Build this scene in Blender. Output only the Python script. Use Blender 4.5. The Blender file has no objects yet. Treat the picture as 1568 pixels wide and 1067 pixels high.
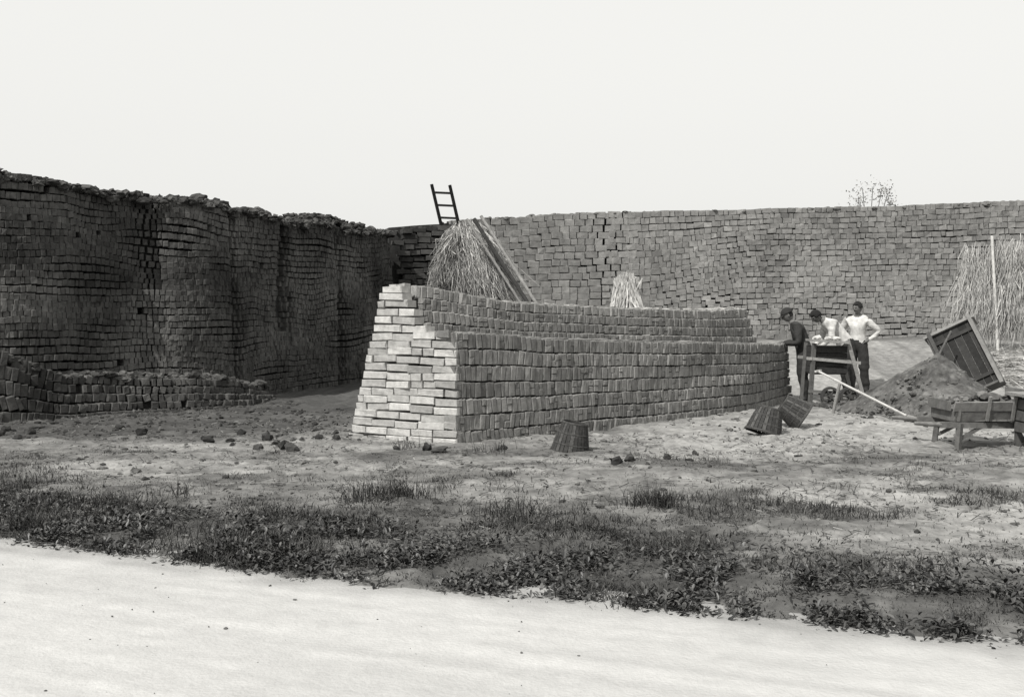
import bpy, math, numpy as np
from mathutils import Vector, Matrix
rng=np.random.default_rng(7)
scene=bpy.context.scene
scene.view_settings.view_transform='Standard'
try: scene.view_settings.look='None'
except: pass
scene.view_settings.exposure=0

# ---------------- noise helpers ----------------
_tab=np.random.default_rng(3).random((256,256))
def vn(x,y,seed=0):
    x=np.asarray(x,float)+seed*17.31; y=np.asarray(y,float)+seed*9.77
    xi=np.floor(x).astype(int); yi=np.floor(y).astype(int)
    fx=x-xi; fy=y-yi; fx=fx*fx*(3-2*fx); fy=fy*fy*(3-2*fy)
    a=_tab[xi%256,yi%256]; b=_tab[(xi+1)%256,yi%256]; c=_tab[xi%256,(yi+1)%256]; d=_tab[(xi+1)%256,(yi+1)%256]
    return (a*(1-fx)+b*fx)*(1-fy)+(c*(1-fx)+d*fx)*fy
def fbm(x,y,o=3,seed=0):
    t=0;a=1;n=0
    for i in range(o):
        t=t+a*vn(np.asarray(x)*2**i,np.asarray(y)*2**i,seed+i*3); n+=a; a*=.5
    return t/n-.5
def ss(a,b,x):
    t=np.clip((np.asarray(x,float)-a)/(b-a),0,1); return t*t*(3-2*t)

# ---------------- terrain functions ----------------
EX=np.array([-80,-10,-3.53,-1.09,.06,.75,2.43,10,80.]); EY=np.array([42,10.6,7.58,6.48,6.1,5.85,5.22,2.6,-20.])
def edgeY(x): return np.interp(x,EX,EY)
def tdist(x,y): return (np.asarray(y)-edgeY(x))*.92
def bank(x,y): return .85*ss(20.5,26,y)*ss(3.2,6.2,x)
def gz(x,y):
    x=np.asarray(x,float); y=np.asarray(y,float)
    t=tdist(x,y)+.35*fbm(x*2.2,y*2.2,2,5)+.15*fbm(x*8,y*8,2,6)
    z=bank(x,y)+.07*fbm(x*.8,y*.8,2,1)+.07*fbm(x*2.6,y*3.2,3,2)+.05*fbm(x*9,y*10,2,4)
    z=z+.03*ss(0,.8,t)
    off=ss(-.1,.12,t)
    return z*off+(-.05)*(1-off)

# ---------------- mesh helpers ----------------
def make_mesh(name,V,F,tint=None,mat=None,parent=None,smooth=False):
    V=np.asarray(V,np.float32); F=np.asarray(F,np.int32); k=F.shape[1]
    me=bpy.data.meshes.new(name)
    me.vertices.add(len(V)); me.vertices.foreach_set('co',V.ravel())
    me.loops.add(F.size); me.loops.foreach_set('vertex_index',F.ravel())
    me.polygons.add(len(F)); me.polygons.foreach_set('loop_start',np.arange(0,F.size,k,dtype=np.int32))
    me.update(calc_edges=True); me.validate()
    if tint is not None:
        a=me.attributes.new('tint','FLOAT','POINT'); a.data.foreach_set('value',np.asarray(tint,np.float32))
    me.polygons.foreach_set('use_smooth',[smooth]*len(me.polygons))
    if mat: me.materials.append(mat)
    ob=bpy.data.objects.new(name,me); scene.collection.objects.link(ob)
    if parent: ob.parent=parent
    return ob
def empty(name,loc=(0,0,0)):
    e=bpy.data.objects.new(name,None); e.location=loc; e.empty_display_size=.2; scene.collection.objects.link(e); return e

class Acc:
    def __init__(s): s.V=[];s.F=[];s.T=[];s.n=0
    def add(s,V,F,T):
        s.V.append(V); s.F.append(np.asarray(F)+s.n); s.T.append(T); s.n+=len(V)
    def make(s,name,mat,parent=None,smooth=False):
        return make_mesh(name,np.concatenate(s.V),np.concatenate(s.F),np.concatenate(s.T),mat,parent,smooth)

def mat_tint(name,dark,light,rough=.95,nscale=6,namt=.5,bump=.4,bscale=40,big=0,warm=(1.0,.985,.95),spec=.2):
    m=bpy.data.materials.new(name); m.use_nodes=True; nt=m.node_tree; N=nt.nodes; L=nt.links
    b=N['Principled BSDF']; b.inputs['Roughness'].default_value=rough
    b.inputs['Specular IOR Level'].default_value=spec
    at=N.new('ShaderNodeAttribute'); at.attribute_name='tint'
    mix=N.new('ShaderNodeMix'); mix.data_type='RGBA'
    mix.inputs['A'].default_value=(dark*warm[0],dark*warm[1],dark*warm[2],1)
    mix.inputs['B'].default_value=(light*warm[0],light*warm[1],light*warm[2],1)
    L.new(at.outputs['Fac'],mix.inputs['Factor'])
    tc=N.new('ShaderNodeTexCoord')
    def noise(sc,det,lo,hi):
        n=N.new('ShaderNodeTexNoise'); n.inputs['Scale'].default_value=sc; n.inputs['Detail'].default_value=det; n.inputs['Roughness'].default_value=.65
        L.new(tc.outputs['Object'],n.inputs['Vector'])
        r=N.new('ShaderNodeMapRange'); r.inputs['From Min'].default_value=.3; r.inputs['From Max'].default_value=.7
        r.inputs['To Min'].default_value=lo; r.inputs['To Max'].default_value=hi
        L.new(n.outputs['Fac'],r.inputs['Value']); return n,r
    n1,r1=noise(nscale,6,1-namt,1+namt*.6)
    cur=mix.outputs['Result']
    def mul(cur,val):
        v=N.new('ShaderNodeVectorMath'); v.operation='SCALE'
        L.new(cur,v.inputs[0]); L.new(val,v.inputs['Scale']); return v.outputs[0]
    cur=mul(cur,r1.outputs['Result'])
    if big>0:
        n2,r2=noise(.7,3,1-big,1+big); cur=mul(cur,r2.outputs['Result'])
    L.new(cur,b.inputs['Base Color'])
    if bump>0:
        n3=N.new('ShaderNodeTexNoise'); n3.inputs['Scale'].default_value=bscale; n3.inputs['Detail'].default_value=5
        L.new(tc.outputs['Object'],n3.inputs['Vector'])
        bp=N.new('ShaderNodeBump'); bp.inputs['Strength'].default_value=bump; bp.inputs['Distance'].default_value=.02
        L.new(n3.outputs['Fac'],bp.inputs['Height']); L.new(bp.outputs['Normal'],b.inputs['Normal'])
    return m

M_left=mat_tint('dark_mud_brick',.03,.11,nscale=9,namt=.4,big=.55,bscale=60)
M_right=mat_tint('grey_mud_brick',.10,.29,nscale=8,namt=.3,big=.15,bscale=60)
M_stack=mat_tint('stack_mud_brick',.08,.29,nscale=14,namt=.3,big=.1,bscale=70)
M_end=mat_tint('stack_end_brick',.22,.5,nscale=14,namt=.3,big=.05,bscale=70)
M_core=mat_tint('earth_core',.02,.04)
M_clod=mat_tint('earth_clod_mat',.02,.16,nscale=12)
M_grass=mat_tint('grass_mat',.012,.13,bump=0,rough=.7)
M_leaf=mat_tint('leaf_mat',.01,.1,bump=0,rough=.5,spec=.4)
M_straw=mat_tint('straw_mat_material',.12,.5,bump=0,rough=.8)
M_wood=mat_tint('weathered_wood',.05,.28,nscale=12,namt=.4,bscale=90)
M_bark=mat_tint('bark',.06,.14)

# ---------------- path ----------------
class Path:
    def __init__(s,pts,side):
        P=np.array(pts,float); P0=np.vstack([2*P[0]-P[1],P,2*P[-1]-P[-2]]); out=[]
        for i in range(1,len(P0)-2):
            a,b,c,d=P0[i-1],P0[i],P0[i+1],P0[i+2]
            for t in np.linspace(0,1,24,endpoint=False):
                out.append(.5*((2*b)+(-a+c)*t+(2*a-5*b+4*c-d)*t*t+(-a+3*b-3*c+d)*t**3))
        out.append(P[-1]); s.Q=np.array(out)
        d=np.linalg.norm(np.diff(s.Q,axis=0),axis=1); s.S=np.concatenate([[0],np.cumsum(d)]); s.L=s.S[-1]; s.side=side
        s.kS=[s.S[min(i*24,len(s.S)-1)] for i in range(len(P))]
    def at(s,q):
        q=np.asarray(q,float)
        x=np.interp(q,s.S,s.Q[:,0]); y=np.interp(q,s.S,s.Q[:,1])
        e=.12; x1=np.interp(q+e,s.S,s.Q[:,0]);x0=np.interp(q-e,s.S,s.Q[:,0]);y1=np.interp(q+e,s.S,s.Q[:,1]);y0=np.interp(q-e,s.S,s.Q[:,1])
        tx,ty=x1-x0,y1-y0; l=np.hypot(tx,ty)+1e-9; tx/=l;ty/=l
        return x,y,tx,ty,ty*s.side,-tx*s.side

BF=[[8,9,10,11],[4,5,9,8],[5,6,10,9],[6,7,11,10],[7,4,8,11],[0,1,5,4],[1,2,6,5],[2,3,7,6],[3,0,4,7]]
def put_bricks(acc,path,s,z,w,h,d,off,lean,tint,r,jit=.004,inset=.007):
    n=len(s); x,y,tx,ty,nx,ny=path.at(s)
    ha=w/2;hb=h/2
    a=np.stack([-ha,ha,ha,-ha],1); b=np.stack([-hb,-hb,hb,hb],1)
    A=np.concatenate([a,a,a*(1-2*inset/np.maximum(w,.03))[:,None]],1); B=np.concatenate([b,b,b*(1-2*inset/np.maximum(h,.03))[:,None]],1)
    C=np.concatenate([np.tile(-d[:,None],(1,4)),np.full((n,4),-.010),np.zeros((n,4))],1)
    A=A+r.normal(0,jit,A.shape); B=B+r.normal(0,jit,B.shape); C=C+r.normal(0,jit,C.shape)
    C=C+ (r.normal(0,.05,n)[:,None])*A
    cl,sl=np.cos(lean)[:,None],np.sin(lean)[:,None]
    A2=A*cl-B*sl; B2=A*sl+B*cl; C=C+off[:,None]
    X=x[:,None]+A2*tx[:,None]+C*nx[:,None]; Y=y[:,None]+A2*ty[:,None]+C*ny[:,None]; Z=z[:,None]+B2
    V=np.stack([X,Y,Z],2).reshape(-1,3)
    F=(np.array(BF)[None]+ (np.arange(n)*12)[:,None,None]).reshape(-1,4)
    acc.add(V,F,np.repeat(tint,12))
def brick_face(acc,path,s0,s1,zb,zt,rows,bw,seed,off=lambda s,k:0*s,lean=.03,depth=.12,gap=.008,prot=.012,tintf=None,sag=.02,drop=0,wj=.2,rowgap=.008,split=0,seglean=0,s0f=None,jit=.004,s1f=None):
    r=np.random.default_rng(seed)
    for k in range(rows):
        st=s0 if s0f is None else s0f(k)
        en=s1 if s1f is None else s1f(k)
        ws=[];q=st+r.uniform(0,bw)
        while q<en:
            wl=bw*r.uniform(1-wj,1+wj)
            ws.append((q,wl)); q+=wl
        if not ws: continue
        ws=np.array(ws); s=ws[:,0]+ws[:,1]/2; w=ws[:,1]-gap
        if drop>0:
            kk=r.random(len(s))>drop; s=s[kk];w=w[kk]
        a=zb(s);b=zt(s); h=(b-a)/rows
        z=a+h*(k+.5)+sag*2*fbm(s*.7,np.full(len(s),k*.18),2,seed)+r.normal(0,.003,len(s))
        hh=h-rowgap
        o=off(s,(k+.5)/rows)+r.normal(0,prot,len(s))
        ln=r.normal(0,lean,len(s))+seglean*2*fbm(s*.8,np.full(len(s),k*1.7),2,seed+9)
        tn=r.normal(.5,.16,len(s)) if tintf is None else tintf(s,(k+.5)/rows,r)
        tn=np.clip(tn,0,1)
        if split>0:
            sp=r.random(len(s))<split; ns=~sp
            put_bricks(acc,path,s[ns],z[ns],w[ns],hh[ns],np.full(ns.sum(),depth),o[ns],ln[ns],tn[ns],r,jit)
            for sg in (-1,1):
                put_bricks(acc,path,s[sp],z[sp]+sg*hh[sp]/4,w[sp],hh[sp]/2-.003,np.full(sp.sum(),depth),o[sp]+r.normal(0,.005,sp.sum()),ln[sp]*.3,np.clip(tn[sp]+r.normal(0,.06,sp.sum()),0,1),r,jit)
        else:
            put_bricks(acc,path,s,z,w,hh,np.full(len(s),depth),o,ln,tn,r,jit)
def core(path,s0,s1,zb,zt,f_bot,f_top,b_bot,b_top,name,parent,mat=None):
    S=np.linspace(s0,s1,80); x,y,tx,ty,nx,ny=path.at(S); V=[]
    for off,z in ((f_bot,zb(S)-.15),(f_top,zt(S)),(b_top,zt(S)),(b_bot,zb(S)-.15)):
        V.append(np.stack([x+nx*off,y+ny*off,z],1))
    V=np.stack(V,1).reshape(-1,3); F=[]
    for i in range(79):
        for j in range(4):
            F.append([i*4+j,i*4+(j+1)%4,i*4+4+(j+1)%4,i*4+4+j])
    F.append([0,1,2,3]); F.append([316,317,318,319])
    return make_mesh(name,V,F,np.full(len(V),.5),mat or M_core,parent)

import bmesh
def ico(sub):
    bm=bmesh.new(); bmesh.ops.create_icosphere(bm,subdivisions=sub,radius=1)
    V=np.array([v.co[:] for v in bm.verts]); F=np.array([[v.index for v in f.verts] for f in bm.faces]); bm.free(); return V,F
I2=ico(2); I1=ico(1)
def clods(acc,pos,size,tint,r,flat=.65,rough=.25,lo=False):
    IV,IF=I1 if lo else I2
    for p,sz,t in zip(pos,size,tint):
        V=IV*(1+r.normal(0,rough,(len(IV),1))*.6)
        V=V*np.array([r.uniform(.7,1.3),r.uniform(.7,1.3),flat*r.uniform(.7,1.2)])*sz
        a=r.uniform(0,6.28); c,s=math.cos(a),math.sin(a)
        V=np.stack([V[:,0]*c-V[:,1]*s,V[:,0]*s+V[:,1]*c,V[:,2]],1)+np.array(p)
        acc.add(V,IF,np.full(len(V),t))

# ================= GROUND =================
def axis(lo,hi,step,far):
    c=list(np.arange(lo,hi,step)); g=step; v=hi; up=[]
    while v<far: up.append(v); g*=1.25; v+=g
    up.append(far); g=step; v=lo-step; dn=[]
    while v>-far: dn.append(v); g*=1.25; v-=g
    dn.append(-far)
    return np.array(dn[::-1]+c+up)
gx=axis(-9,9,.045,900); gy=axis(4.5,17,.04,900)
X,Y=np.meshgrid(gx,gy); Z=gz(X,Y)
nx_,ny_=len(gx),len(gy)
idx=np.arange(nx_*ny_).reshape(ny_,nx_)
F=np.stack([idx[:-1,:-1],idx[:-1,1:],idx[1:,1:],idx[1:,:-1]],-1).reshape(-1,4)
def grassmask(x,y):
    t=tdist(x,y); wband=np.interp(x,[-6,-3,0,2.5,6],[2.3,2.3,2.5,1.7,1.4])
    band=ss(-.1,.1,t)*(1-ss(wband*.6,wband*1.3,t+1.1*fbm(x*1.5,y*1.5,3,8)))
    band=band*(.55+.45*ss(-.15,.05,fbm(x*2.2,y*2.6,3,14)))
    pat=ss(.02,.2,fbm(x*.9,y*1.6,4,11)+.04)*(1-ss(11.5,13,y))*ss(0,.3,t)
    return np.clip(np.maximum(band,pat*.7),0,1)
G=grassmask(X,Y)
tint=.62+.8*fbm(X*.6,Y*1.5,4,21)+.7*fbm(X*2.5,Y*5,3,22)+.35*fbm(X*12,Y*16,2,23)
tint+= .25*ss(.5,3,X)*ss(11,12.5,Y)+.22*ss(.5,4,X)*(1-ss(9,10.5,Y))
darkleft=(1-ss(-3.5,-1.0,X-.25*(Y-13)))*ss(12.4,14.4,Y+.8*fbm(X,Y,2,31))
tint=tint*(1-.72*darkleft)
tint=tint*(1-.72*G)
tint=np.where(Y>26,.3,tint)
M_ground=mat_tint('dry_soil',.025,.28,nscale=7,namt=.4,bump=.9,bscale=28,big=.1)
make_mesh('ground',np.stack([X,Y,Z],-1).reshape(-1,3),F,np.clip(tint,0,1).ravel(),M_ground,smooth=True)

# ================= ROAD =================
rx=np.concatenate([np.arange(-60,-8,1.5),np.arange(-8,8,.06),np.arange(8,60,1.5)]); rv=np.linspace(0,1,200)
RX,RV=np.meshgrid(rx,rv); RY=edgeY(RX)+.35-RV*8.2
U=(RX-RY*.42); W=(RY+.42*RX)
RZ=-.014+.012*fbm(RX*1.5+RY,RY*3,3,41)+.016*fbm(U*.3,W*9,3,42)+.008*fbm(RX*9,RY*9,2,43)
i2=np.arange(RX.size).reshape(RX.shape); RF=np.stack([i2[:-1,:-1],i2[:-1,1:],i2[1:,1:],i2[1:,:-1]],-1).reshape(-1,4)
rt=.70+.32*fbm(U*.3,W*11,3,44)+.25*fbm(RX*5,RY*12,3,45)+.12*fbm(RX*.5,RY*.9,2,46)-.4*(1-ss(0.03,.09,RV+.06*fbm(RX*3,RY*3,2,4)))
M_road=mat_tint('chalky_road',.2,.46,nscale=9,namt=.08,bump=.4,bscale=45,big=.04,warm=(1,.99,.965))
make_mesh('road',np.stack([RX,RY,RZ],-1).reshape(-1,3),RF,np.clip(rt,0,1).ravel(),M_road,smooth=True)

# ================= LEFT DARK WALL =================
LW=[(-9.6,15.0),(-8.15,15.5),(-7.37,15.9),(-6.8,16.6),(-6.4,17.25),(-5.95,17.8),(-5.45,18.05),(-5.0,18.55),(-4.78,19.4),(-4.55,20.4),(-4.2,21.3),(-3.9,22.2),(-3.55,23.2),(-3.0,24.8),(-2.8,26.4)]
P=Path(LW,1)
kz=np.array([3.75,3.70,3.62,3.52,3.50,3.47,3.47,3.46,3.42,3.38,3.36,3.36,3.4,3.42,3.5])
zbL=lambda s:s*0-.02
ztL=lambda s:np.interp(s,P.kS,kz)+.14*fbm(s*1.3,s*0,2,3)
w1=empty('mud_brick_wall')
acc=Acc()
def dent(s,c,w,d): return -d*np.exp(-((s-c)/w)**2)
def offL(s,k):
    return .26*fbm(s*.5,k*1.4+0*s,3,51)+.06*fbm(s*2.2,k*4+0*s,2,52)-.14*k+dent(s,P.kS[5]+.1,.2,.16)*(k>.55)+dent(s,P.kS[8]-.1,.14,.12)+dent(s,P.kS[10]-.2,.14,.22)*(k>.35)+dent(s,P.kS[12],.14,.14)
def tL(s,k,r):
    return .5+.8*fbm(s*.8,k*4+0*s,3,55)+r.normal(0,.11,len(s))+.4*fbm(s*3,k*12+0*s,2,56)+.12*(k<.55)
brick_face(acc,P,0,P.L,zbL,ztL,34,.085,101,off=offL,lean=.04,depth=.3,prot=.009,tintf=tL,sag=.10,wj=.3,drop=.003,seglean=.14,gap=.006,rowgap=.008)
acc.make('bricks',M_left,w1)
core(P,0,P.L,zbL,lambda s:ztL(s)-.05,-.24,-.4,-1.6,-1.4,'core',w1)
acc=Acc(); r=np.random.default_rng(5); n=1700
s=r.uniform(0,P.L,n); x,y,tx,ty,nx,ny=P.at(s); o=r.uniform(-.9,-.03,n)
z=ztL(s)-.07+r.uniform(-.05,.05,n)+.20*ss(0.02,.3,fbm(s*1.1,s*0,2,61))*(1-ss(-.25,0,o+.03))
clods(acc,np.stack([x+nx*o,y+ny*o,z],1),r.uniform(.03,.09,n)*r.choice([.7,1,1.3],n),r.uniform(.05,.5,n),r,flat=.7,rough=.4)
acc.make('earth_top',M_clod,w1)

# foot bench of bricks
b1=empty('low_brick_bench')
PB=Path([(-9.2,14.3),(-7.9,14.75),(-7.05,15.3),(-6.4,15.95),(-5.7,16.75),(-4.95,17.15),(-4.3,17.8),(-3.95,19.0)],1)
kb=np.array([1.25,1.2,1.0,.62,.58,.55,.45,.3])
ztB=lambda s:np.interp(s,PB.kS,kb)+.05*fbm(s*2,s*0,2,7)
zb0=lambda s:s*0-.04
acc=Acc()
brick_face(acc,PB,0,PB.L,zb0,ztB,5,.10,111,off=lambda s,k:-.35*k+.12*fbm(s*1.5,k*3+0*s,2,3),lean=.1,depth=.25,prot=.022,tintf=lambda s,k,r:r.normal(.62,.2,len(s)),sag=.06,wj=.3,drop=.03,seglean=.5,gap=.010,rowgap=.012)
acc.make('bricks',M_left,b1)
core(PB,0,PB.L,zb0,lambda s:ztB(s)-.05,-.15,-.4,-1.2,-1.2,'core',b1)
r=np.random.default_rng(15)
acc=Acc(); n=400; s=r.uniform(0,PB.L,n); x,y,tx,ty,nx,ny=PB.at(s); o=r.uniform(-.9,-.32,n)
clods(acc,np.stack([x+nx*o,y+ny*o,ztB(s)+r.uniform(-.06,.04,n)],1),r.uniform(.03,.09,n),r.uniform(.1,.6,n),r)
n=420; s=r.uniform(0,PB.L,n); x,y,tx,ty,nx,ny=PB.at(s); o=r.exponential(.2,n)
clods(acc,np.stack([x+nx*o,y+ny*o,np.full(n,.02)],1),r.uniform(.015,.06,n),r.uniform(.0,.5,n),r)
acc.make('loose_rubble',M_clod,b1)

# ================= BACK WALL =================
RWP=[(-2.9,26.6),(-1.5,27.0),(-.4,27.5),(1.2,28.1),(2.4,28.4),(3.2,28.3),(4.5,28.2),(7,28.1),(9.5,27.9),(12,27.6),(15,27.2),(19,26.5)]
PR=Path(RWP,1)
zbR=lambda s:gz(*PR.at(s)[:2])-.05
kr=[3.68,3.78,3.93,4.08,4.17,4.17,4.17,4.2,4.28,4.33,4.38,4.4]
ztR=lambda s:np.interp(s,PR.kS,kr)+.06*fbm(s*.9,s*0,3,13)
w2=empty('mud_brick_wall')
sD=PR.kS[1]; sM=PR.kS[4]
acc=Acc()
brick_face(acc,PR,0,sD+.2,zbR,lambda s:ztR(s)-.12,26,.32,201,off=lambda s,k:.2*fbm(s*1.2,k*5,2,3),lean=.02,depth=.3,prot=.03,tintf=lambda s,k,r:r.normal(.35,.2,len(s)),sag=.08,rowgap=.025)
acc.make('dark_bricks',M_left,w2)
acc=Acc()
colt=lambda s,k,r: .5+.45*fbm(s*1.6,0*s+k*.8,3,71)+.35*fbm(s*.4,0*s+k*3,2,72)+r.normal(0,.10,len(s))
offR=lambda s,k:-.3*k+.14*fbm(s*.9,0*s+k*1.1,3,3)
brick_face(acc,PR,sD+.1,sM+.1,zbR,ztR,24,.27,202,off=offR,lean=.02,depth=.3,prot=.008,tintf=lambda s,k,r:colt(s,k,r)+.12,sag=.05,wj=.3,rowgap=.011,gap=.010)
brick_face(acc,PR,sM,PR.L,zbR,ztR,25,.18,203,off=offR,lean=.025,depth=.3,prot=.008,tintf=colt,sag=.06,wj=.45,rowgap=.010,gap=.009,seglean=.1,jit=.006)
acc.make('bricks',M_right,w2)
core(PR,0,PR.L,zbR,lambda s:ztR(s)-.05,-.22,-.45,-2,-1.6,'core',w2)
acc=Acc(); r=np.random.default_rng(55); n=700; s=r.uniform(0,PR.L,n); x,y,tx,ty,nx,ny=PR.at(s); o=r.uniform(-1.,-.32,n)
clods(acc,np.stack([x+nx*o,y+ny*o,ztR(s)+r.uniform(-.06,-.0,n)-.1*(s<sD)],1),r.uniform(.04,.09,n),np.where(s<sD+.2,.2,.85)+r.uniform(-.15,.15,n),r,flat=.5)
acc.make('crumbled_top',M_clod,w2)

# ================= FRONT STACK =================
st=empty('mud_brick_stack')
SP=[(-.66,12.87),(.55,13.95),(1.95,15.2),(3.06,16.35),(3.95,17.5),(5.0,19.45)]
PS=Path(SP,1)
k1=[1.36,1.235,1.165,1.11,1.065,1.0]
zt1=lambda s:np.interp(s,PS.kS,k1)+.025*fbm(s*2.5,s*0,2,4)
zbS=lambda s:s*0-.03
acc=Acc()
tS=lambda s,k,r: .5+.5*fbm(s*1.0,0*s+k*5,3,81)+.25*fbm(s*6,0*s+k*9,2,82)+r.normal(0,.08,len(s))
brick_face(acc,PS,0,PS.L,zbS,zt1,7,.078,301,off=lambda s,k:-.10*k+.06*fbm(s*1.2,k*4+0*s,2,5)-.012*np.abs(np.sin(k*22)),lean=.025,depth=.25,prot=.007,tintf=tS,sag=.015,wj=.25,rowgap=.014,gap=.006,split=.22,seglean=.28,jit=.003)
k2b=[1.3,1.2,1.13,1.07,1.03,.96]; k2=[1.93,1.71,1.63,1.61,1.60,1.64]
zt2=lambda s:np.interp(s,PS.kS,k2)+.015*fbm(s*2.5,s*0,2,6)
zb2=lambda s:np.interp(s,PS.kS,k2b)
TB=lambda s:.26+.22*np.exp(-s/1.2)
brick_face(acc,PS,0,PS.L-.2,zb2,zt2,4,.08,302,off=lambda s,k:-.58-TB(s)*k+.05*fbm(s*1.2,k*4+0*s,2,5),lean=.025,depth=.3,prot=.007,tintf=lambda s,k,r:tS(s,k,r)+(.3 if k>.8 else 0.),sag=.012,wj=.22,rowgap=.012,gap=.006,split=.25,seglean=.25,s0f=lambda k:.0+.05*k,jit=.003)
acc.make('side_bricks',M_stack,st)
def slab(name,s0,s1,zf,o0,o1,mat,tn):
    acc=Acc(); r=np.random.default_rng(77)
    S=np.arange(s0,s1,.1); x,y,tx,ty,nx,ny=PS.at(S)
    for i in range(len(S)):
        e0,e1=o0(S[i]),o1(S[i])
        for a,b in ((e0,(e0+e1)/2+.005),((e0+e1)/2-.005,e1)):
            w=.046; h=zf(S[i])+r.normal(0,.007); c=[]
            for (u,v) in ((-w,a),(w,a),(w,b),(-w,b)):
                for zz in (h-.08,h): c.append([x[i]+tx[i]*u+nx[i]*v,y[i]+ty[i]*u+ny[i]*v,zz+r.normal(0,.004)])
            acc.add(np.array(c),[[1,3,5,7],[0,2,3,1],[2,4,5,3],[4,6,7,5],[6,0,1,7]],np.full(8,np.clip(tn+r.normal(0,.15),0,1)))
    return acc.make(name,mat,st)
slab('lower_tier_top',.05,PS.L,lambda s:zt1(s)+.005,lambda s:-.14,lambda s:-.62,M_stack,.6)
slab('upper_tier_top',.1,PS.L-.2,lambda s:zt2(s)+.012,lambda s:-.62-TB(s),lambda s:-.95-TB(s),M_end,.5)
core(PS,.1,PS.L-.08,zbS,lambda s:zt1(s)-.05,-.1,-.2,-1.25,-1.15,'lower_core',st)
core(PS,.12,PS.L-.3,zbS,lambda s:zt2(s)-.09,-.85,-1.1,-1.4,-1.18,'upper_core',st)
PE=Path([(-.66,12.87),(-1.1,13.12),(-1.6,13.41),(-2.1,13.70)],-1)
r=np.random.default_rng(33); acc=Acc()
rh=.0965; rows=20
for k in range(rows):
    z=-.02+rh*(k+.5)
    right=-.01+.07*z/1.35 if z<1.37 else np.interp(z,[1.37,1.45,1.6,1.75,1.9],[.50,.62,.74,.86,.93])+r.normal(0,.015)
    left=1.60-.215*z+r.normal(0,.008)
    u=right
    if (k//2)%2==0: seq=[.34,.34,.34,.34,.34,.34]
    else: seq=[.17,.36,.34,.36,.34,.34]
    if z>1.37: seq=[r.choice([.17,.26,.34])]+[.33]*4
    if .55<z<1.3 and r.random()<.5: seq=[.33,.17,.17,.34,.34,.34]
    for wv in seq:
        wv=wv*r.uniform(.92,1.08)
        if left-u<.08: break
        if left-(u+wv)<.1: wv=left-u
        c=u+wv/2
        put_bricks(acc,PE,np.array([c]),np.array([z+r.normal(0,.003)+.010*math.sin(c*4+k)]),np.array([wv-.013]),np.array([rh-.012]),np.array([.2]),np.array([-.09*z+r.normal(0,.010)]),np.array([r.normal(0,.015)]),np.array([np.clip(r.normal(.55,.2),0,1)]),r,jit=.004,inset=.006)
        u+=wv
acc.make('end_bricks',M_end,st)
acc=Acc()
PBk=Path([(-1.98,13.72),(-1.15,14.6),(-.3,15.5),(1.2,16.8),(2.6,18.2),(3.7,20.2)],-1)
brick_face(acc,PBk,.32,PBk.L,lambda s:s*0-.02,lambda s:np.interp(s,[0,2,8],[1.80,1.64,1.58]),10,.09,305,off=lambda s,k:-.40*k-.10,lean=.02,depth=.15,prot=.006,tintf=tS)
acc.make('rear_bricks',M_stack,st)

# ================= CLODS ON GROUND =================
acc=Acc(); r=np.random.default_rng(8)
L=[(-2.95,13.2,.06),(-2.8,13.0,.05),(-2.62,12.55,.08),(-2.5,12.4,.07),(-2.9,12.5,.05),(-2.35,13.35,.05),(-6.4,13.7,.07),(-6.6,14.3,.06),(-6.1,13.9,.05),(-5.2,14.5,.05),(-3.6,13.0,.06),(-3.4,13.2,.05),(-3.75,13.3,.04),
(-.95,12.2,.06),(-.8,12.05,.07),(-1.3,12.3,.04),(1.05,11.0,.06),(1.2,11.1,.05),(1.35,10.9,.04),(1.6,11.3,.04),(2.0,11.9,.04),(-.1,12.3,.04),(-2.1,13.1,.05),(-3.3,12.9,.04),(-4.6,13.6,.05)]
clods(acc,[(a,b,gz(a,b)+c*.35) for a,b,c in L],[c for _,_,c in L],r.uniform(.0,.3,len(L)),r,flat=.9,rough=.35)
n=5200; xx=r.uniform(-7.5,7,n); yy=r.uniform(6,17,n); keep=(fbm(xx*1.3,yy*1.8,3,91)>-.03)&(tdist(xx,yy)>.1)
xx,yy=xx[keep],yy[keep]; sz=np.minimum(.006+r.exponential(.009,len(xx)),.045)
clods(acc,np.stack([xx,yy,gz(xx,yy)+sz*.1],1),sz,r.uniform(.1,1.0,len(xx)),r,lo=True,rough=.35)
n=900; xx=r.uniform(-7,-1.8,n); yy=r.uniform(13.3,17.5,n)
clods(acc,np.stack([xx,yy,gz(xx,yy)+.004],1),np.minimum(.01+r.exponential(.014,n),.06),r.uniform(0,.45,n),r,lo=True,rough=.4)
n=150; xx=r.uniform(-4,4,n); yy=r.uniform(4.3,7.2,n); k=tdist(xx,yy)<-.05
clods(acc,np.stack([xx,yy,xx*0-.012],1)[k],.002+r.exponential(.002,k.sum()),r.uniform(.1,.8,k.sum()),r)
acc.make('earth_clods',M_clod)

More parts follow.
